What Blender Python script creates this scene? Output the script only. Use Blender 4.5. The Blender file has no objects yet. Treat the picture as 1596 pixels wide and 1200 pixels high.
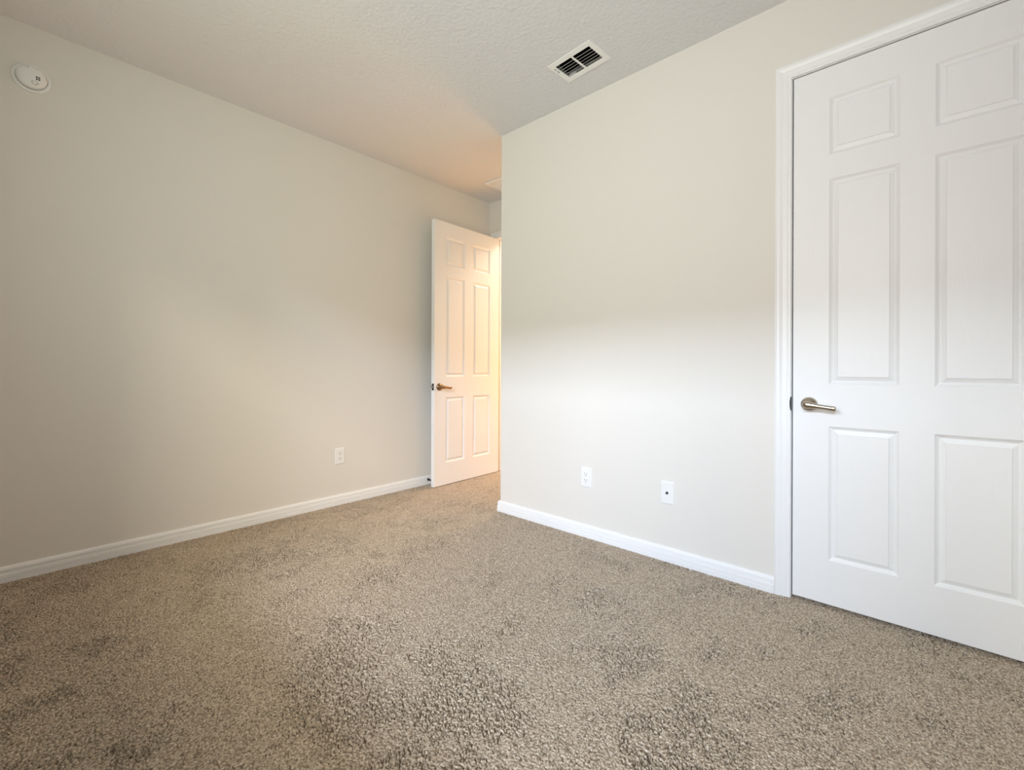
import bpy, bmesh, math, random
import numpy as np
from mathutils import Matrix, Vector

C = bpy.context.scene.collection
SC = bpy.context.scene
PI = math.pi

# ------------------------------------------------------------------ camera
F_PX, YAW, HY, ROLL, CAM_H = 700.34, 0.7368, 574.06, 0.0032, 0.91
cam_d = bpy.data.cameras.new('camera')
cam_d.sensor_width = 36.0
cam_d.lens = F_PX / 1596.0 * 36.0
cam_d.shift_y = -(600.0 - HY) / 1596.0
cam_d.clip_start = 0.02
cam = bpy.data.objects.new('camera', cam_d)
C.objects.link(cam)
cam.matrix_world = (Matrix.Translation((0, 0, CAM_H)) @ Matrix.Rotation(YAW, 4, 'Z')
                    @ Matrix.Rotation(PI / 2, 4, 'X') @ Matrix.Rotation(ROLL, 4, 'Z'))
SC.camera = cam

# ------------------------------------------------------------------ world, light, exposure
SC.view_settings.view_transform = 'Standard'
SC.view_settings.look = 'None'
SC.view_settings.gamma = 1.0
SC.view_settings.use_curve_mapping = False
SC.view_settings.exposure = 0.0

# room dimensions (metres); the camera stands at x = y = 0
XL, YR, CE, XC = -2.8674, 2.0782, 2.392, -1.9849   # left wall, right-hand wall, ceiling, outer corner
YE, YB, XS = 2.8557, -0.62, 0.72                    # doorway wall, window wall, side wall
WX0, WX1, WZ0, WZ1 = -1.45, 0.42, 0.72, 2.06        # window opening

world = bpy.data.worlds.new('world')
SC.world = world
world.use_nodes = True
bg = world.node_tree.nodes['Background']
bg.inputs['Color'].default_value = (0.75, 0.87, 1.0, 1)
bg.inputs['Strength'].default_value = 0.03


def area_light(name, loc, target, sx, sy, power, color, spread=180):
    d = bpy.data.lights.new(name, 'AREA')
    d.shape = 'RECTANGLE'
    d.size, d.size_y = sx, sy
    d.energy = power
    d.color = color
    d.spread = math.radians(spread)
    o = bpy.data.objects.new(name, d)
    C.objects.link(o)
    o.location = loc
    v = Vector(target) - Vector(loc)
    o.rotation_euler = v.to_track_quat('-Z', 'Y').to_euler()
    return o


# open sky seen through the window above the roofs opposite, as panels 6 m outside
def sky_panel(name, x, z, sx, sz, rgb, power=2000.0):
    m = max(rgb)
    area_light(name, (x, -6.6, z), (x, 0, z), sx, sz, power * m, [c / m for c in rgb])


sky_panel('sky_west', -5.0, 4.40, 4.0, 1.10, (0.56, 0.50, 0.38), 1200)
sky_panel('sky_middle', -1.0, 4.20, 4.0, 0.90, (0.13, 0.21, 0.31), 900)
sky_panel('sky_east', 2.5, 4.30, 3.0, 0.90, (0.52, 0.565, 0.68), 1200)
sky_panel('sky_far_east', 5.9, 5.60, 3.8, 1.60, (0.29, 0.255, 0.205), 2500)
# diffuse glow of the window itself: level daylight, and light thrown up by the pale ground outside
area_light('window_glow', (-0.515, -0.74, 1.39), (-0.515, 1.0, 1.39), 1.85, 1.32, 2.9, (0.97, 0.70, 1.0), 90)
area_light('ground_bounce', (-0.515, -0.74, 1.39), (-1.3, 1.0, 1.9), 1.75, 1.28, 22.0, (0.915, 1.0, 0.885), 120)
# warm light in the hall beyond the open door: a ceiling lamp, and an added low fill for the nook ceiling
area_light('hall_lamp', (-2.40, 3.50, 2.36), (-2.40, 3.50, 0.0), 1.0, 0.5, 24, (1.0, 0.86, 0.72))
hl = bpy.data.lights.new('hall_low_fill', 'POINT')
hl.energy = 38
hl.color = (1.0, 0.47, 0.10)
hl.shadow_soft_size = 0.36
hlo = bpy.data.objects.new('hall_low_fill', hl)
C.objects.link(hlo)
hlo.location = (-2.45, 3.85, 0.90)


# ------------------------------------------------------------------ materials
def new_mat(name):
    m = bpy.data.materials.new(name)
    m.use_nodes = True
    nt = m.node_tree
    return m, nt, nt.nodes['Principled BSDF']


def srgb(r, g, b):
    f = lambda c: (c / 255 / 12.92) if c <= 10 else ((c / 255 + 0.055) / 1.055) ** 2.4
    return (f(r), f(g), f(b), 1)


def plain(name, col, rough=0.5, metal=0.0, spec=0.5):
    m, nt, b = new_mat(name)
    b.inputs['Base Color'].default_value = col
    b.inputs['Roughness'].default_value = rough
    b.inputs['Metallic'].default_value = metal
    b.inputs['Specular IOR Level'].default_value = spec
    return m


def node(nt, kind, **kw):
    n = nt.nodes.new(kind)
    for k, v in kw.items():
        setattr(n, k, v)
    return n


def textured(name, col, rough, scale, strength, dist, detail=3.0, spec=0.3, stretch=None):
    m, nt, b = new_mat(name)
    b.inputs['Base Color'].default_value = col
    b.inputs['Roughness'].default_value = rough
    b.inputs['Specular IOR Level'].default_value = spec
    tc = node(nt, 'ShaderNodeTexCoord')
    mp = node(nt, 'ShaderNodeMapping')
    if stretch:
        mp.inputs['Scale'].default_value = stretch
    nz = node(nt, 'ShaderNodeTexNoise')
    nz.inputs['Scale'].default_value = scale
    nz.inputs['Detail'].default_value = detail
    nz.inputs['Roughness'].default_value = 0.55
    bp = node(nt, 'ShaderNodeBump')
    bp.inputs['Strength'].default_value = strength
    bp.inputs['Distance'].default_value = dist
    L = nt.links.new
    L(tc.outputs['Object'], mp.inputs['Vector'])
    L(mp.outputs['Vector'], nz.inputs['Vector'])
    L(nz.outputs['Fac'], bp.inputs['Height'])
    L(bp.outputs['Normal'], b.inputs['Normal'])
    return m


M_WALL = textured('wall_paint', srgb(229, 225, 218), 0.75, 170, 0.10, 0.002)
M_CEIL = textured('ceiling_paint', srgb(229, 229, 231), 0.9, 58, 0.55, 0.008, detail=4)
M_TRIM = plain('white_trim_paint', srgb(242, 242, 242), 0.35)
M_PLATE = plain('white_plastic', srgb(240, 240, 238), 0.35)
M_NICKEL = plain('satin_nickel', srgb(190, 180, 166), 0.17, 1.0)
M_BRONZE = plain('warm_metal', srgb(150, 120, 88), 0.28, 1.0)
M_DARK = plain('dark_rubber', srgb(28, 28, 32), 0.5)
M_BLACK = plain('duct_black', srgb(14, 14, 14), 0.9)
M_SLOT = plain('socket_slot', srgb(96, 94, 90), 0.7)
M_GRILLE = plain('charcoal_plastic', srgb(84, 82, 78), 0.6)
M_GREY = plain('grey_print', srgb(130, 128, 120), 0.6)
M_SHEET = plain('sheet_metal', srgb(150, 150, 148), 0.4, 0.6)
M_VENT = plain('vent_enamel', srgb(247, 247, 245), 0.4)

# moulded door skin with an embossed wood grain
M_DOOR, nt, b = new_mat('door_paint')
b.inputs['Base Color'].default_value = srgb(241, 241, 241)
b.inputs['Roughness'].default_value = 0.38
tc = node(nt, 'ShaderNodeTexCoord')
mp = node(nt, 'ShaderNodeMapping')
mp.inputs['Scale'].default_value = (9.0, 9.0, 1.1)
n1 = node(nt, 'ShaderNodeTexNoise')
n1.inputs['Scale'].default_value = 1.6
n1.inputs['Detail'].default_value = 1.0
mu = node(nt, 'ShaderNodeMath', operation='MULTIPLY')
mu.inputs[1].default_value = 150.0
sn = node(nt, 'ShaderNodeMath', operation='SINE')
bp = node(nt, 'ShaderNodeBump')
bp.inputs['Strength'].default_value = 0.07
bp.inputs['Distance'].default_value = 0.001
nt.links.new(tc.outputs['Object'], mp.inputs['Vector'])
nt.links.new(mp.outputs['Vector'], n1.inputs['Vector'])
nt.links.new(n1.outputs['Fac'], mu.inputs[0])
nt.links.new(mu.outputs[0], sn.inputs[0])
nt.links.new(sn.outputs[0], bp.inputs['Height'])
nt.links.new(bp.outputs['Normal'], b.inputs['Normal'])

# cut-pile carpet yarn: tan with a slight brown fleck
M_CARPET, nt, b = new_mat('carpet')
b.inputs['Roughness'].default_value = 1.0
b.inputs['Specular IOR Level'].default_value = 0.05
L = nt.links.new
tc = node(nt, 'ShaderNodeTexCoord')
fine = node(nt, 'ShaderNodeTexNoise')
fine.inputs['Scale'].default_value = 210
fine.inputs['Detail'].default_value = 2.0
L(tc.outputs['Object'], fine.inputs['Vector'])
cr = node(nt, 'ShaderNodeValToRGB')
e = cr.color_ramp.elements
e[0].position = 0.30; e[0].color = srgb(124, 107, 89)
x = e.new(0.42); x.color = srgb(166, 149, 129)
e[1].position = 0.62; e[1].color = srgb(206, 191, 171)
L(fine.outputs['Fac'], cr.inputs['Fac'])
L(cr.outputs['Color'], b.inputs['Base Color'])


# ------------------------------------------------------------------ helpers
def obj(name, bm, mat, parent=None, smooth=False, bevel=0.0, segs=2, mats=None):
    bmesh.ops.remove_doubles(bm, verts=bm.verts, dist=1e-6)
    bmesh.ops.recalc_face_normals(bm, faces=bm.faces)
    me = bpy.data.meshes.new(name)
    bm.to_mesh(me)
    bm.free()
    for m in (mats or [mat]):
        me.materials.append(m)
    if smooth:
        me.polygons.foreach_set('use_smooth', [True] * len(me.polygons))
    o = bpy.data.objects.new(name, me)
    C.objects.link(o)
    if parent:
        o.parent = parent
    if bevel:
        md = o.modifiers.new('bevel', 'BEVEL')
        md.width = bevel
        md.segments = segs
        md.limit_method = 'ANGLE'
        md.angle_limit = math.radians(40)
    return o


def tag(o, label, cat, group=None, kind=None):
    o['label'] = label
    o['category'] = cat
    if group:
        o['group'] = group
    if kind:
        o['kind'] = kind
    return o


def thing(name, label, cat, loc=(0, 0, 0), rotz=0.0, group=None, kind=None):
    o = bpy.data.objects.new(name, None)
    o.empty_display_size = 0.05
    C.objects.link(o)
    o.location = loc
    o.rotation_euler = (0, 0, rotz)
    return tag(o, label, cat, group, kind)


def box(bm, x0, x1, y0, y1, z0, z1):
    v = [bm.verts.new(p) for p in ((x0, y0, z0), (x1, y0, z0), (x1, y1, z0), (x0, y1, z0),
                                   (x0, y0, z1), (x1, y0, z1), (x1, y1, z1), (x0, y1, z1))]
    for f in ((0, 3, 2, 1), (4, 5, 6, 7), (0, 1, 5, 4), (1, 2, 6, 5), (2, 3, 7, 6), (3, 0, 4, 7)):
        bm.faces.new([v[i] for i in f])


def grid_slab(bm, us, vs, holes, mapf, w0, w1):
    """Slab over a u/v grid with some cells left open; mapf(u, v, w) -> xyz."""
    nu, nv = len(us) - 1, len(vs) - 1
    solid = lambda i, j: 0 <= i < nu and 0 <= j < nv and (i, j) not in holes
    V = {}

    def vt(i, j, k):
        if (i, j, k) not in V:
            V[(i, j, k)] = bm.verts.new(mapf(us[i], vs[j], w1 if k else w0))
        return V[(i, j, k)]
    for i in range(nu):
        for j in range(nv):
            if not solid(i, j):
                continue
            for k in (0, 1):
                bm.faces.new([vt(i, j, k), vt(i + 1, j, k), vt(i + 1, j + 1, k), vt(i, j + 1, k)])
            for (di, dj, a, c) in ((-1, 0, (i, j), (i, j + 1)), (1, 0, (i + 1, j), (i + 1, j + 1)),
                                   (0, -1, (i, j), (i + 1, j)), (0, 1, (i, j + 1), (i + 1, j + 1))):
                if not solid(i + di, j + dj):
                    bm.faces.new([vt(*a, 0), vt(*c, 0), vt(*c, 1), vt(*a, 1)])


def sweep_plan(bm, path, profile, side):
    """Sweep a (thickness, height) profile along a plan polyline with mitred corners.
    side = +1 puts the thickness to the left of the walking direction."""
    n = len(path)
    rows = []
    for i in range(n):
        p = Vector(path[i])
        dirs = []
        if i > 0:
            dirs.append((p - Vector(path[i - 1])).normalized())
        if i < n - 1:
            dirs.append((Vector(path[i + 1]) - p).normalized())
        nrm = [Vector((-d.y, d.x)) * side for d in dirs]
        m = nrm[0] if len(nrm) == 1 else (nrm[0] + nrm[1]) / (1 + nrm[0].dot(nrm[1]))
        rows.append([bm.verts.new((p.x + m.x * t, p.y + m.y * t, z)) for t, z in profile])
    k = len(profile)
    for a, c in zip(rows[:-1], rows[1:]):
        for j in range(k):
            bm.faces.new([a[j], a[(j + 1) % k], c[(j + 1) % k], c[j]])
    bm.faces.new(rows[0])
    bm.faces.new(list(reversed(rows[-1])))


def lathe(bm, prof, mat=Matrix.Identity(4), n=32):
    """prof = [(radius, height)] round the local z axis."""
    rings = []
    for r, h in prof:
        if r < 1e-6:
            rings.append([bm.verts.new(mat @ Vector((0, 0, h)))])
        else:
            rings.append([bm.verts.new(mat @ Vector((r * math.cos(2 * PI * i / n), r * math.sin(2 * PI * i / n), h)))
                          for i in range(n)])
    for a, c in zip(rings[:-1], rings[1:]):
        for i in range(n):
            j = (i + 1) % n
            if len(a) == 1 and len(c) == 1:
                continue
            if len(a) == 1:
                bm.faces.new([a[0], c[i], c[j]])
            elif len(c) == 1:
                bm.faces.new([a[i], a[j], c[0]])
            else:
                bm.faces.new([a[i], a[j], c[j], c[i]])
    for r in (rings[0], rings[-1]):
        if len(r) > 1:
            bm.faces.new(r)


def tube(bm, stations, n=14):
    """stations = [(centre, axis_a * ra, axis_b * rb)]: an elliptical section at each centre."""
    rows = []
    for c, a, d in stations:
        c, a, d = Vector(c), Vector(a), Vector(d)
        rows.append([bm.verts.new(c + a * math.cos(2 * PI * i / n) + d * math.sin(2 * PI * i / n)) for i in range(n)])
    for p, q in zip(rows[:-1], rows[1:]):
        for i in range(n):
            j = (i + 1) % n
            bm.faces.new([p[i], p[j], q[j], q[i]])
    bm.faces.new(rows[0])
    bm.faces.new(list(reversed(rows[-1])))


# ------------------------------------------------------------------ the shell
T = 0.115
HY1 = 4.15                              # far side of the hall
HX0, HX1 = -3.55, -1.25
def carpet_floor():
    """Carpet as a real pile: a fine grid whose points stand as tufts with pits between them."""
    step = 0.0021
    x0, x1, y0, y1 = XL, XS, -0.12, YE + 0.14
    nx, ny = int(round((x1 - x0) / step)) + 1, int(round((y1 - y0) / step)) + 1
    rng = np.random.default_rng(7)

    def blur(a, n=1):
        for _ in range(n):
            p = np.pad(a, 1, mode='edge')
            a = (p[:-2, 1:-1] + 2 * p[1:-1, 1:-1] + p[2:, 1:-1]) / 4
            p = np.pad(a, 1, mode='edge')
            a = (p[1:-1, :-2] + 2 * p[1:-1, 1:-1] + p[1:-1, 2:]) / 4
        return a

    def smooth_noise(cell, seed):
        r = np.random.default_rng(seed)
        gx, gy = int((x1 - x0) / cell) + 3, int((y1 - y0) / cell) + 3
        g = r.standard_normal((gx, gy))
        u = np.arange(nx) * step / cell
        v = np.arange(ny) * step / cell
        i, j = u.astype(int), v.astype(int)
        fu, fv = u - i, v - j
        fu, fv = fu * fu * (3 - 2 * fu), fv * fv * (3 - 2 * fv)
        a = g[np.ix_(i, j)]; b_ = g[np.ix_(i + 1, j)]; c = g[np.ix_(i, j + 1)]; d = g[np.ix_(i + 1, j + 1)]
        fu, fv = fu[:, None], fv[None, :]
        return (a * (1 - fu) + b_ * fu) * (1 - fv) + (c * (1 - fu) + d * fu) * fv

    raw = rng.standard_normal((nx, ny))
    tuft = blur(raw, 1)
    tuft = tuft / tuft.std() + 1.3 * raw
    tuft /= tuft.std()
    patch = smooth_noise(0.24, 1) + 0.8 * smooth_noise(0.10, 2) + 0.6 * smooth_noise(0.04, 3)
    patch /= patch.std()
    lay = 1.0 / (1.0 + np.exp(-4.0 * (patch - 0.40)))          # 1 where feet and the vacuum opened the pile
    depth = PILE_A + PILE_B * lay
    pit = np.clip(tuft - 0.75 + 0.85 * lay, 0, 2.0)
    z = -0.0015 - depth * pit + 0.0007 * np.clip(-tuft, 0, 2)
    z = np.maximum(z, -0.0190)
    gx, gy = np.meshgrid(x0 + np.arange(nx) * step, y0 + np.arange(ny) * step, indexing='ij')
    jit = 0.0008
    gx = gx + rng.uniform(-jit, jit, gx.shape)
    gy = gy + rng.uniform(-jit, jit, gy.shape)
    co = np.stack([gx, gy, z], -1).reshape(-1, 3)
    i, j = np.meshgrid(np.arange(nx - 1), np.arange(ny - 1), indexing='ij')
    cx, cy = x0 + i * step, y0 + j * step
    keep = ~((cx > XC + 0.02) & (cy > YR + 0.06))              # nothing of it shows behind the right-hand wall
    i, j = i[keep], j[keep]
    q = np.stack([i * ny + j, (i + 1) * ny + j, (i + 1) * ny + j + 1, i * ny + j + 1], -1).astype(np.int32)
    # plain backing under the pile and carpet beyond it
    bm = bmesh.new()
    box(bm, HX0 - 0.1, XS + T, YB - T, HY1 + 0.1, -0.10, -0.0200)
    box(bm, XL - T, XS + T, YB - T, y0, -0.0200, -0.004)
    box(bm, HX0 - 0.1, HX1 + 0.1, y1, HY1 + 0.1, -0.0200, -0.004)
    box(bm, XC + 0.02, XS + T, YR + 0.06, y1, -0.0200, -0.004)
    bm.verts.index_update()
    bco = np.array([v.co[:] for v in bm.verts])
    bq = np.array([[v.index for v in f.verts] for f in bm.faces], dtype=np.int32) + len(co)
    bm.free()
    co = np.concatenate([co, bco]); q = np.concatenate([q, bq])
    me = bpy.data.meshes.new('floor')
    me.vertices.add(len(co)); me.vertices.foreach_set('co', co.astype(np.float32).ravel())
    me.loops.add(q.size); me.loops.foreach_set('vertex_index', q.ravel())
    me.polygons.add(len(q)); me.polygons.foreach_set('loop_start', np.arange(0, q.size, 4, dtype=np.int32))
    me.update(calc_edges=True)
    me.materials.append(M_CARPET)
    sm = np.ones(len(q), dtype=bool); sm[-len(bq):] = False
    me.polygons.foreach_set('use_smooth', sm)
    o = bpy.data.objects.new('floor', me)
    C.objects.link(o)
    return o


PILE_A, PILE_B = 0.0080, 0.0060
tag(carpet_floor(), 'flecked beige cut pile carpet covering the whole room floor', 'floor', kind='structure')

VX, VY, VROT = -1.2237, 1.8222, -0.07   # ceiling register
bm = bmesh.new()
grid_slab(bm, [HX0 - 0.1, VX - 0.104, VX + 0.104, XS + T], [YB - T, VY - 0.060, VY + 0.060, HY1 + 0.1], {(1, 1)},
          lambda u, v, w: (u, v, w), CE, CE + 0.02)
tag(obj('ceiling', bm, M_CEIL), 'off-white textured ceiling above the room', 'ceiling', kind='structure')

bm = bmesh.new()
box(bm, XL - T, XL, YB - T, YE + T, 0, CE)
tag(obj('wall_left', bm, M_WALL), 'long greige wall on the left carrying the smoke detector', 'wall', kind='structure')

# right-hand wall with its outer corner and the closed door, one L-shaped run
DX0, DX1, DZ1 = -0.3785, 0.3655, 2.0678         # clear opening between the jambs
JT = 0.018                                      # jamb thickness
bm = bmesh.new()
R = 0.006
arc = [(XC + R - R * math.cos(a), YR + R - R * math.sin(a)) for a in [PI / 2 * i / 5 for i in range(6)]]
plan = [(XC, YE)] + arc + [(DX0 - JT, YR), (DX0 - JT, YR + T), (XC + T, YR + T), (XC + T, YE)]
lo = [bm.verts.new((x, y, 0)) for x, y in plan]
hi = [bm.verts.new((x, y, CE)) for x, y in plan]
bm.faces.new(lo); bm.faces.new(hi)
for i in range(len(plan)):
    j = (i + 1) % len(plan)
    bm.faces.new([lo[i], lo[j], hi[j], hi[i]])
box(bm, DX0 - JT, DX1 + JT, YR, YR + T, DZ1 + JT, CE)
box(bm, DX1 + JT, XS, YR, YR + T, 0, CE)
tag(obj('wall_right', bm, M_WALL), 'greige wall facing the camera on the right with the closed door in it', 'wall', kind='structure')

# doorway wall at the end of the entry nook
EX0, EX1, EZ1 = -2.783, -2.066, 2.056
bm = bmesh.new()
grid_slab(bm, [HX0, EX0 - JT, EX1 + JT, HX1], [0, EZ1 + JT, CE], {(1, 0)},
          lambda u, v, w: (u, w, v), YE, YE + T)
tag(obj('wall_doorway', bm, M_WALL), 'narrow end wall of the entry nook around the open doorway', 'wall', kind='structure')

bm = bmesh.new()
grid_slab(bm, [XL, WX0, WX1, XS], [0, WZ0, WZ1, CE], {(1, 1)}, lambda u, v, w: (u, w, v), YB - T, YB)
tag(obj('wall_back', bm, M_WALL), 'greige wall behind the camera with the window in it', 'wall', kind='structure')
bm = bmesh.new()
box(bm, XS, XS + T, YB - T, YR + T, 0, CE)
tag(obj('wall_side', bm, M_WALL), 'greige side wall beyond the right edge of the view', 'wall', kind='structure')
bm = bmesh.new()
box(bm, DX0 - 0.3, XS + 0.1, YE - 0.1, YE, 0, CE)
tag(obj('wall_closet', bm, M_WALL), 'back wall of the closet behind the closed door', 'wall', kind='structure')
bm = bmesh.new()
grid_slab(bm, [HX0 - 0.1, HX0, HX1, HX1 + 0.1], [YE + T, HY1, HY1 + 0.1], {(1, 0)},
          lambda u, v, w: (u, v, w), 0, CE)
tag(obj('wall_hall', bm, M_WALL), 'walls of the hall beyond the open door', 'wall', kind='structure')

# window frame and sill (behind the camera)
w = thing('window_1', 'white framed window in the wall behind the camera', 'window', ((WX0 + WX1) / 2, YB - 0.07, WZ0), kind='structure')
hw, hh = (WX1 - WX0) / 2, WZ1 - WZ0
bm = bmesh.new()
grid_slab(bm, [-hw, -hw + 0.035, hw - 0.035, hw], [0, 0.035, hh - 0.035, hh], {(1, 1)}, lambda u, v, q: (u, q, v), -0.02, 0.02)
obj('window_frame', bm, M_TRIM, w, bevel=0.002)
bm = bmesh.new()
box(bm, -hw - 0.03, hw + 0.03, 0.021, 0.11, -0.02, 0.0)
obj('window_sill', bm, M_TRIM, w, bevel=0.003)

# baseboards
BASE = [(0.0, -0.01), (0.0140, -0.01), (0.0142, 0.0165), (0.0110, 0.0178), (0.0110, 0.0196), (0.0136, 0.0210),
        (0.0134, 0.0360), (0.0118, 0.0385), (0.0118, 0.0440), (0.0088, 0.0452), (0.0086, 0.0485), (0.0116, 0.0500),
        (0.0114, 0.0560), (0.0094, 0.0640), (0.0060, 0.0692), (0.0, 0.0705)]
BASE = [(t_, z_ * 0.93) for t_, z_ in BASE]
bm = bmesh.new()
sweep_plan(bm, [(EX0 - 0.0605, YE), (XL, YE), (XL, YB)], BASE, 1)
tag(obj('baseboard_left', bm, M_TRIM), 'white grooved baseboard along the left wall', 'baseboard', kind='structure')
bm = bmesh.new()
sweep_plan(bm, [(XC, YE), (XC, YR), (DX0 - 0.0575, YR)], BASE, -1)
tag(obj('baseboard_right', bm, M_TRIM), 'white grooved baseboard on the right wall between wall corner and closed door', 'baseboard', kind='structure')

# door casings: profile (distance from the inner edge, thickness)
CASE = [(0.0, 0.0), (0.0, 0.0075), (0.0015, 0.0090), (0.0080, 0.0095), (0.0095, 0.0080), (0.0110, 0.0080), (0.0130, 0.0100),
        (0.0280, 0.0118), (0.0300, 0.0108), (0.0320, 0.0120), (0.0400, 0.0150), (0.0470, 0.0158), (0.0510, 0.0145),
        (0.0525, 0.0130), (0.0545, 0.0128), (0.0555, 0.0110), (0.0555, 0.0)]


def casing(bm, x0, x1, zt, ywall, sgn=-1):
    """U-shaped casing round an opening; the profile grows outwards and towards sgn*y."""
    rows = []
    for (cx, cz, ox, oz) in ((x0, 0, -1, 0), (x0, zt, -1, 1), (x1, zt, 1, 1), (x1, 0, 1, 0)):
        rows.append([bm.verts.new((cx + ox * u, ywall + sgn * t, cz + oz * u)) for u, t in CASE])
    k = len(CASE)
    for a, c in zip(rows[:-1], rows[1:]):
        for j in range(k):
            bm.faces.new([a[j], a[(j + 1) % k], c[(j + 1) % k], c[j]])
    bm.faces.new(rows[0]); bm.faces.new(list(reversed(rows[-1])))


def door_frame(name, label, x0, x1, zt, yw):
    """x0..x1, zt = clear opening between the jambs; yw = wall face."""
    t = thing(name, label, 'door frame', ((x0 + x1) / 2, yw, 0), kind='structure')
    h = (x1 - x0) / 2
    bm = bmesh.new()
    casing(bm, -h - 0.0018, h + 0.0018, zt + 0.0018, 0.0)
    obj('casing', bm, M_TRIM, t)
    bm = bmesh.new()
    grid_slab(bm, [-h - JT, -h, h, h + JT], [0, zt, zt + JT], {(1, 0)}, lambda u, v, q: (u, q, v), 0.0, T)
    obj('jamb', bm, M_TRIM, t)
    bm = bmesh.new()
    grid_slab(bm, [-h, -h + 0.011, h - 0.011, h], [0, zt - 0.011, zt], {(1, 0)}, lambda u, v, q: (u, q, v), 0.040, 0.075)
    obj('stop_moulding', bm, M_TRIM, t)
    return t


fr1 = door_frame('trim_1', 'white moulded frame around the closed door on the right', DX0, DX1, DZ1, YR)
bm = bmesh.new()                        # rounded lip of the strike plate on the jamb edge
hx = (DX1 - DX0) / 2
lip = [(-hx - 0.0052 * math.cos(a), 0.7735 + 0.028 * math.sin(a)) for a in [(-PI / 2) + PI * i / 10 for i in range(11)]]
lo = [bm.verts.new((x, -0.0002, z)) for x, z in lip]
hi = [bm.verts.new((x, -0.0100, z)) for x, z in lip]
bm.faces.new(lo); bm.faces.new(list(reversed(hi)))
for i in range(len(lip)):
    j = (i + 1) % len(lip)
    bm.faces.new([lo[i], lo[j], hi[j], hi[i]])
sp = obj('strike_plate', bm, M_DARK, fr1)
sp['label'] = 'dark metal strike lip'
fr2 = door_frame('trim_2', 'white frame of the doorway at the end of the entry nook', EX0, EX1, EZ1, YE)

# ------------------------------------------------------------------ six-panel doors
RINGS = [(0.0, 0.0), (0.0018, 0.0014), (0.0060, 0.0052), (0.0110, 0.0084), (0.0130, 0.0089), (0.0150, 0.0086), (0.0270, 0.0036), (0.0284, 0.0006)]


def door_mesh(bm, W, H, TH, cols, rows):
    """Local: x 0 (latch edge)..W, front face y=0 looking to -y, back face y=TH."""
    xs = [0.0] + [c for p in cols for c in p] + [W]
    zs = [0.0] + [c for p in rows for c in p] + [H]
    for (y, s) in ((0.0, 1.0), (TH, -1.0)):
        for i in range(len(xs) - 1):
            for j in range(len(zs) - 1):
                x0, x1, z0, z1 = xs[i], xs[i + 1], zs[j], zs[j + 1]
                if i % 2 == 1 and j % 2 == 1:
                    prev = None
                    for ins, dep in RINGS:
                        cur = [bm.verts.new((a, y + s * dep, c)) for a, c in
                               ((x0 + ins, z0 + ins), (x1 - ins, z0 + ins), (x1 - ins, z1 - ins), (x0 + ins, z1 - ins))]
                        if prev:
                            for k in range(4):
                                m = (k + 1) % 4
                                bm.faces.new([prev[k], prev[m], cur[m], cur[k]])
                        prev = cur
                    bm.faces.new(prev)
                else:
                    bm.faces.new([bm.verts.new(p) for p in ((x0, y, z0), (x1, y, z0), (x1, y, z1), (x0, y, z1))])
    for i in range(len(xs) - 1):
        for z in (0.0, H):
            bm.faces.new([bm.verts.new(p) for p in ((xs[i], 0, z), (xs[i + 1], 0, z), (xs[i + 1], TH, z), (xs[i], TH, z))])
    for j in range(len(zs) - 1):
        for xx in (0.0, W):
            bm.faces.new([bm.verts.new(p) for p in ((xx, 0, zs[j]), (xx, TH, zs[j]), (xx, TH, zs[j + 1]), (xx, 0, zs[j + 1]))])


def lever_handle(parent, x, z, y, s, mat, droop=0.010):
    """Lever set on a door face; s = -1 stands out towards local -y. The lever points to +x."""
    h = bpy.data.objects.new('door_handle', None)
    h.empty_display_size = 0.03
    C.objects.link(h)
    h.parent = parent
    h.location = (x, y, z)
    rot = Matrix.Rotation(PI / 2 if s < 0 else -PI / 2, 4, 'X')
    bm = bmesh.new()
    lathe(bm, [(0.0285, 0.0), (0.0284, 0.0025), (0.0272, 0.0060), (0.0245, 0.0100), (0.0205, 0.0135), (0.0160, 0.0160),
               (0.0125, 0.0176), (0.0112, 0.0200), (0.0108, 0.0380)], rot, 40)
    obj('rosette', bm, mat, h, smooth=True)
    bm = bmesh.new()
    st = []
    for (dx, dz, out, rz, ry) in ((-0.0162, 0.0005, 0.044, 0.0020, 0.0020), (-0.0148, 0.0005, 0.044, 0.0078, 0.0070),
                                  (-0.0100, 0.0004, 0.044, 0.0124, 0.0100), (0.0, 0.0, 0.044, 0.0142, 0.0115),
                                  (0.0110, -0.0008, 0.044, 0.0128, 0.0102), (0.0230, -0.0024, 0.0435, 0.0102, 0.0084),
                                  (0.0400, -0.0046, 0.0430, 0.0086, 0.0072), (0.0580, -0.0070, 0.0425, 0.0084, 0.0066),
                                  (0.0740, -0.0090, 0.0425, 0.0090, 0.0064), (0.0850, -droop, 0.0430, 0.0094, 0.0060),
                                  (0.0885, -droop - 0.0002, 0.0432, 0.0080, 0.0046), (0.0902, -droop - 0.0002, 0.0432, 0.0030, 0.0018)):
        st.append(((dx, s * out, dz), (0.0, 0.0, rz), (0.0, ry, 0.0)))
    tube(bm, st, 18)
    obj('lever', bm, mat, h, smooth=True)
    return h


ROWS = [(0.168, 0.679), (0.8395, 1.621), (1.714, 1.931)]
d1 = thing('door_1', 'closed white six-panel door in the right wall with satin lever handle', 'door', (DX0 + 0.0048, YR + 0.0015, 0.014), kind='structure')
bm = bmesh.new()
door_mesh(bm, 0.735, 2.0490, 0.035, [(0.1170, 0.3215), (0.4115, 0.6160)], ROWS)
obj('door_slab', bm, M_DOOR, d1)
lever_handle(d1, 0.0545, 0.7735 - 0.014, 0.0, -1, M_NICKEL)
lever_handle(d1, 0.0545, 0.7735 - 0.014, 0.035, 1, M_NICKEL)

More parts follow.
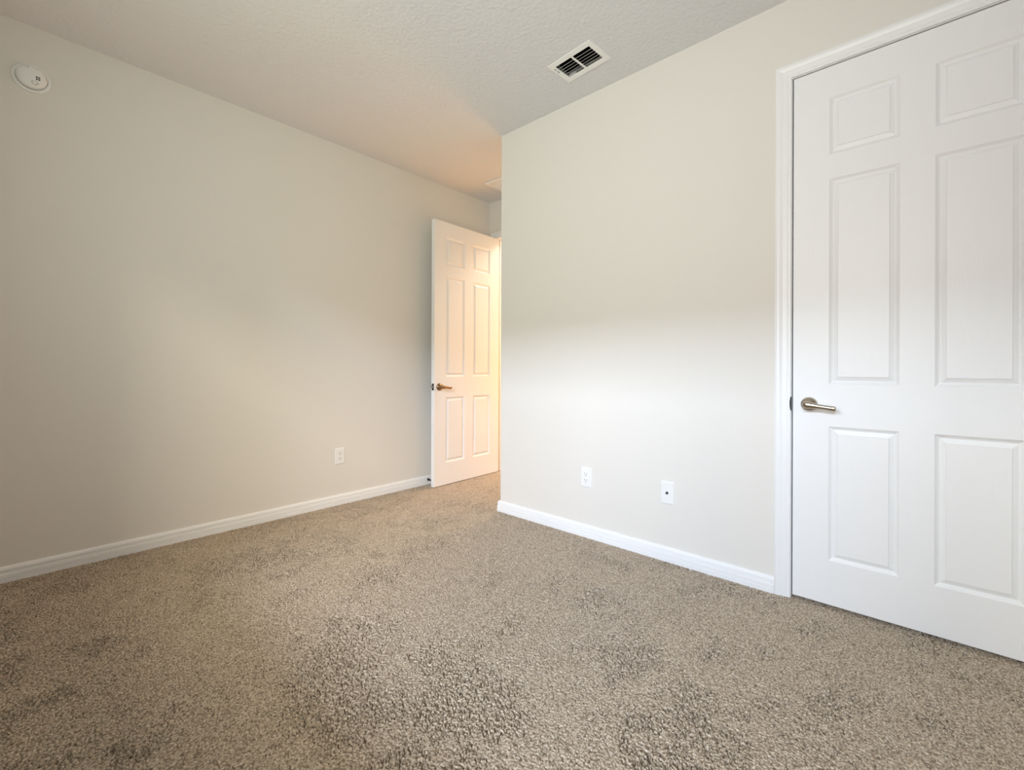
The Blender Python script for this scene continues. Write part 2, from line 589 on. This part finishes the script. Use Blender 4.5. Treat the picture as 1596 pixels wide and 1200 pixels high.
FX, FY, GX, GY = -2.7280, 2.1300, -2.7480, 2.8527      # latch and hinge ends of the open door's visible face
dw = math.hypot(GX - FX, GY - FY)
d2 = thing('door_2', 'white six-panel door standing open against the left wall in the entry nook', 'door', (FX, FY, 0.004),
           math.atan2(GY - FY, GX - FX), kind='structure')
bm = bmesh.new()
sc_ = 2.041 / 2.049
door_mesh(bm, dw, 2.041, 0.035, [(0.114, 0.314), (0.409, 0.609)], [(a * sc_ + 0.004, c * sc_ + 0.002) for a, c in ROWS])
obj('door_slab', bm, M_DOOR, d2)
lever_handle(d2, 0.050, 0.762, 0.0, -1, M_BRONZE, 0.006)
lever_handle(d2, 0.050, 0.762, 0.035, 1, M_BRONZE, 0.006)
bm = bmesh.new()
box(bm, -0.0012, 0.0004, 0.0060, 0.0290, 0.736, 0.788)
lp = obj('latch_plate', bm, M_DARK, d2, bevel=0.0008)
bm = bmesh.new()
box(bm, -0.0110, -0.0008, 0.0110, 0.0240, 0.755, 0.770)
obj('latch_bolt', bm, M_NICKEL, lp, bevel=0.002)
for zc in (0.22, 1.02, 1.84):                          # butt hinges
    bm = bmesh.new()
    lathe(bm, [(0.0045, zc - 0.045), (0.0045, zc + 0.045)], Matrix.Translation((dw + 0.0035, 0.0385, 0)), 12)
    obj('hinge', bm, M_NICKEL, d2)


# ------------------------------------------------------------------ wall plates
def frame_matrix(o, loc, normal):
    """Local +z up, local -y out of the wall."""
    n = Vector(normal)
    o.location = loc
    o.rotation_euler = (0, 0, math.atan2(n.y, n.x) + PI / 2)


def plate_mesh(bm, w, h, t):
    a, c = w / 2, h / 2
    rows = []
    for ins, y in ((0.0, 0.0), (0.0, -t * 0.35), (0.0012, -t * 0.8), (0.0030, -t)):
        rows.append([bm.verts.new((sx * (a - ins), y, sz * (c - ins))) for sx, sz in ((-1, -1), (1, -1), (1, 1), (-1, 1))])
    for p, q in zip(rows[:-1], rows[1:]):
        for k in range(4):
            m = (k + 1) % 4
            bm.faces.new([p[k], p[m], q[m], q[k]])
    bm.faces.new(rows[0]); bm.faces.new(rows[-1])


def outlet(label, loc, normal):
    t = thing('wall_outlet', label, 'outlet', group=None)
    frame_matrix(t, loc, normal)
    bm = bmesh.new()
    plate_mesh(bm, 0.0650, 0.1070, 0.0055)
    obj('cover_plate', bm, M_PLATE, t)
    for s in (1, -1):
        zc = s * 0.0172
        bm = bmesh.new()
        n = 24
        ring = []
        for i in range(n):
            a = 2 * PI * i / n
            ring.append((max(-0.0150, min(0.0150, 0.0170 * math.cos(a))), zc + max(-0.0125, min(0.0125, 0.0170 * math.sin(a)))))
        lo = [bm.verts.new((x, -0.0050, z)) for x, z in ring]
        hi = [bm.verts.new((x, -0.0068, z)) for x, z in ring]
        bm.faces.new(lo); bm.faces.new(hi)
        for i in range(n):
            j = (i + 1) % n
            bm.faces.new([lo[i], lo[j], hi[j], hi[i]])
        so = obj('socket', bm, M_PLATE, t)
        for dx, hgt in ((-0.0062, 0.0046), (0.0062, 0.0037)):
            bm = bmesh.new()
            box(bm, dx - 0.0011, dx + 0.0011, -0.0070, -0.0060, zc + 0.0035 - hgt, zc + 0.0035 + hgt)
            obj('slot', bm, M_SLOT, so)
        bm = bmesh.new()
        lathe(bm, [(0.0025, -0.0010), (0.0025, 0.0)], Matrix.Translation((0, -0.0070, zc - 0.0075)) @ Matrix.Rotation(PI / 2, 4, 'X'), 12)
        obj('ground_hole', bm, M_SLOT, so)
    bm = bmesh.new()
    lathe(bm, [(0.0028, 0.0), (0.0028, 0.0008), (0.0018, 0.0014), (0.0, 0.0015)],
          Matrix.Translation((0, -0.0052, 0)) @ Matrix.Rotation(PI / 2, 4, 'X'), 14)
    obj('screw', bm, M_PLATE, t)
    return t


outlet('white power outlet low on the left wall near the open door', (XL, 1.4515, 0.3218), (1, 0, 0))
outlet('white power outlet low on the right wall, left of the round-jack plate', (-1.3375, YR, 0.3212), (0, -1, 0))

t = thing('cable_plate', 'white wall plate with one small dark cable jack on the right wall', 'wall plate')
frame_matrix(t, (-0.8850, YR, 0.3224), (0, -1, 0))
bm = bmesh.new()
plate_mesh(bm, 0.0625, 0.1045, 0.0055)
obj('cover_plate', bm, M_PLATE, t)
bm = bmesh.new()
lathe(bm, [(0.0062, 0.0), (0.0062, 0.0035), (0.0046, 0.0036), (0.0046, 0.0095), (0.0036, 0.0098), (0.0034, 0.0060), (0.0, 0.0060)],
      Matrix.Translation((0, -0.0053, 0)) @ Matrix.Rotation(PI / 2, 4, 'X'), 18)
j = obj('cable_jack', bm, plain('jack_metal', srgb(92, 90, 88), 0.35, 0.8), t)
j['label'] = 'dark metal cable jack'
for s in (1, -1):
    bm = bmesh.new()
    lathe(bm, [(0.0026, 0.0), (0.0026, 0.0006), (0.0016, 0.0012), (0.0, 0.0013)],
          Matrix.Translation((0, -0.0052, s * 0.039)) @ Matrix.Rotation(PI / 2, 4, 'X'), 14)
    obj('screw', bm, M_PLATE, t)

# ------------------------------------------------------------------ smoke detector on the left wall
SY, SZ = 0.0405, 2.1635
t = thing('smoke_detector', 'round white smoke detector high on the left wall', 'smoke detector')
frame_matrix(t, (XL, SY, SZ), (1, 0, 0))
RX = Matrix.Rotation(PI / 2, 4, 'X')
bm = bmesh.new()
lathe(bm, [(0.0605, 0.0), (0.0605, 0.0050), (0.0590, 0.0078), (0.0560, 0.0085), (0.0495, 0.0085), (0.0488, 0.0040), (0.0, 0.0040)], RX, 64)
obj('base_ring', bm, M_PLATE, t, smooth=False, bevel=0.0)
bm = bmesh.new()
lathe(bm, [(0.0455, 0.0038), (0.0455, 0.0090), (0.0472, 0.0100), (0.0475, 0.0180), (0.0462, 0.0235), (0.0425, 0.0285),
           (0.0360, 0.0322), (0.0250, 0.0350), (0.0120, 0.0363), (0.0, 0.0366)], RX, 64)
cv = obj('cover', bm, M_PLATE, t, smooth=True)


def dome_y(x, z):
    r = math.hypot(x, z)
    p = [(0.0, 0.0366), (0.0120, 0.0363), (0.0250, 0.0350), (0.0360, 0.0322), (0.0425, 0.0285), (0.0462, 0.0235)]
    for (a, ha), (c, hc) in zip(p[:-1], p[1:]):
        if r <= c:
            return ha + (hc - ha) * (r - a) / (c - a)
    return 0.02


bm = bmesh.new()                        # dark sounder openings, a square of four
for sx, sz in ((-1, -1), (1, -1), (1, 1), (-1, 1)):
    x, z = 0.0190 + sx * 0.0036, -0.0050 + sz * 0.0042
    y = -dome_y(x, z)
    box(bm, x - 0.0029, x + 0.0029, y - 0.0006, y + 0.0025, z - 0.0034, z + 0.0034)
obj('sounder_grille', bm, M_GRILLE, cv, bevel=0.0006)
bm = bmesh.new()                        # outline of the test button
n, cx, cz = 20, 0.0100, -0.0260
pts = []
for i in range(n):
    a = 2 * PI * i / n
    k = 1 + 0.16 * math.cos(4 * a)
    pts.append((cx + 0.0088 * k * math.cos(a), cz + 0.0076 * k * math.sin(a)))
for i in range(n):
    if i in (5, 6):
        continue
    (x0, z0), (x1, z1) = pts[i], pts[(i + 1) % n]
    dx, dz = x1 - x0, z1 - z0
    ln = math.hypot(dx, dz)
    nx, nz = -dz / ln * 0.0007, dx / ln * 0.0007
    q = [(x0 + nx, z0 + nz), (x1 + nx, z1 + nz), (x1 - nx, z1 - nz), (x0 - nx, z0 - nz)]
    lo = [bm.verts.new((a, -dome_y(a, c) + 0.0006, c)) for a, c in q]
    hi = [bm.verts.new((a, -dome_y(a, c) - 0.0006, c)) for a, c in q]
    bm.faces.new(lo); bm.faces.new(hi)
    for k in range(4):
        m = (k + 1) % 4
        bm.faces.new([lo[k], lo[m], hi[m], hi[k]])
obj('test_button', bm, M_GREY, cv)
bm = bmesh.new()
x, z = -0.0115, 0.0330
lathe(bm, [(0.0017, -0.001), (0.0017, 0.0008), (0.0, 0.0009)], Matrix.Translation((x, -dome_y(x, z), z)) @ RX, 12)
obj('indicator_light', bm, M_DARK, cv)

# ------------------------------------------------------------------ ceiling supply register
t = thing('ceiling_vent', 'white metal ceiling air vent with two banks of dark slots', 'vent', (VX, VY, CE), VROT)
A, B = 0.1285, 0.0860                   # half sizes of the flange
a, c = 0.1005, 0.0560                   # half sizes of the open face
bm = bmesh.new()
us, vs = [-A, -a, -0.005, 0.005, a, A], [-B, -c, c, B]
grid_slab(bm, us, vs, {(1, 1), (3, 1)}, lambda u, v, q: (u, v, q), -0.0045, -0.0005)
obj('flange', bm, M_VENT, t, bevel=0.0015)
for bank, (x0, x1) in (('left', (-a, -0.005)), ('right', (0.005, a))):
    for k in range(5):
        y0 = -c + (k + 1) * (2 * c / 6.0) + 0.001
        bm = bmesh.new()
        lean = 0.0212
        pts = [(y0 - 0.0008, -0.0050), (y0 + 0.0008, -0.0050), (y0 + 0.0008 + lean, 0.0130), (y0 - 0.0008 + lean, 0.0130)]
        l0 = [bm.verts.new((x0, y, z)) for y, z in pts]
        l1 = [bm.verts.new((x1, y, z)) for y, z in pts]
        bm.faces.new(l0); bm.faces.new(l1)
        for i in range(4):
            j = (i + 1) % 4
            bm.faces.new([l0[i], l0[j], l1[j], l1[i]])
        obj('louvre', bm, M_VENT, t)
bm = bmesh.new()                        # sheet-metal throat and dark duct above
grid_slab(bm, [-a - 0.002, -a, a, a + 0.002], [-c - 0.002, -c, c, c + 0.002], {(1, 1)}, lambda u, v, q: (u, v, q), -0.0005, 0.0135)
obj('throat', bm, M_SHEET, t)
bm = bmesh.new()
D = 0.16
for f in (((-D, -D, 0.0215), (D, -D, 0.0215), (D, -D, 0.25), (-D, -D, 0.25)), ((-D, D, 0.0215), (D, D, 0.0215), (D, D, 0.25), (-D, D, 0.25)),
          ((-D, -D, 0.0215), (-D, D, 0.0215), (-D, D, 0.25), (-D, -D, 0.25)), ((D, -D, 0.0215), (D, D, 0.0215), (D, D, 0.25), (D, -D, 0.25)),
          ((-D, -D, 0.25), (D, -D, 0.25), (D, D, 0.25), (-D, D, 0.25))):
    bm.faces.new([bm.verts.new(p) for p in f])
obj('duct', bm, M_BLACK, t)
bm = bmesh.new()
box(bm, -0.1135, -0.1105, -0.048, -0.012, -0.0052, -0.0044)
obj('lever_slot', bm, M_BLACK, t)
bm = bmesh.new()
box(bm, -0.1140, -0.1100, -0.034, -0.028, -0.0120, -0.0040)
obj('damper_lever', bm, M_VENT, t, bevel=0.0008)

# ------------------------------------------------------------------ framed panel on the nook ceiling
t = thing('return_vent', 'white square air return frame on the nook ceiling, half hidden by the wall corner', 'vent', (-2.33, 2.67, CE))
bm = bmesh.new()
grid_slab(bm, [-0.255, -0.225, 0.225, 0.255], [-0.155, -0.125, 0.125, 0.155], {(1, 1)}, lambda u, v, q: (u, v, q), -0.010, -0.0005)
obj('frame', bm, M_VENT, t, bevel=0.003)
bm = bmesh.new()
box(bm, -0.226, 0.226, -0.126, 0.126, -0.0050, -0.0010)
for k in range(11):
    y = -0.110 + k * 0.022
    box(bm, -0.224, 0.224, y - 0.006, y + 0.006, -0.0075, -0.0050)
obj('grille', bm, M_VENT, t)

# ------------------------------------------------------------------ door stop on the left baseboard
t = thing('door_stop', 'small dark spring door stop on the left baseboard behind the open door', 'door stop', (XL + 0.0125, 2.172, 0.036))
RY = Matrix.Rotation(PI / 2, 4, 'Y')
bm = bmesh.new()
lathe(bm, [(0.0105, 0.0), (0.0105, 0.0025), (0.0070, 0.0070), (0.0050, 0.0090)], RY, 18)
obj('mount', bm, M_DARK, t, smooth=True)
bm = bmesh.new()
prof = [(0.0045, 0.009)]
for k in range(15):
    h0 = 0.010 + k * 0.0034
    prof += [(0.0058, h0), (0.0058, h0 + 0.0016), (0.0046, h0 + 0.0022), (0.0046, h0 + 0.0030)]
lathe(bm, prof, RY, 16)
obj('spring', bm, M_DARK, t)
bm = bmesh.new()
lathe(bm, [(0.0070, 0.061), (0.0078, 0.063), (0.0078, 0.074), (0.0062, 0.079), (0.0, 0.0795)], RY, 18)
obj('rubber_tip', bm, M_DARK, t, smooth=True)
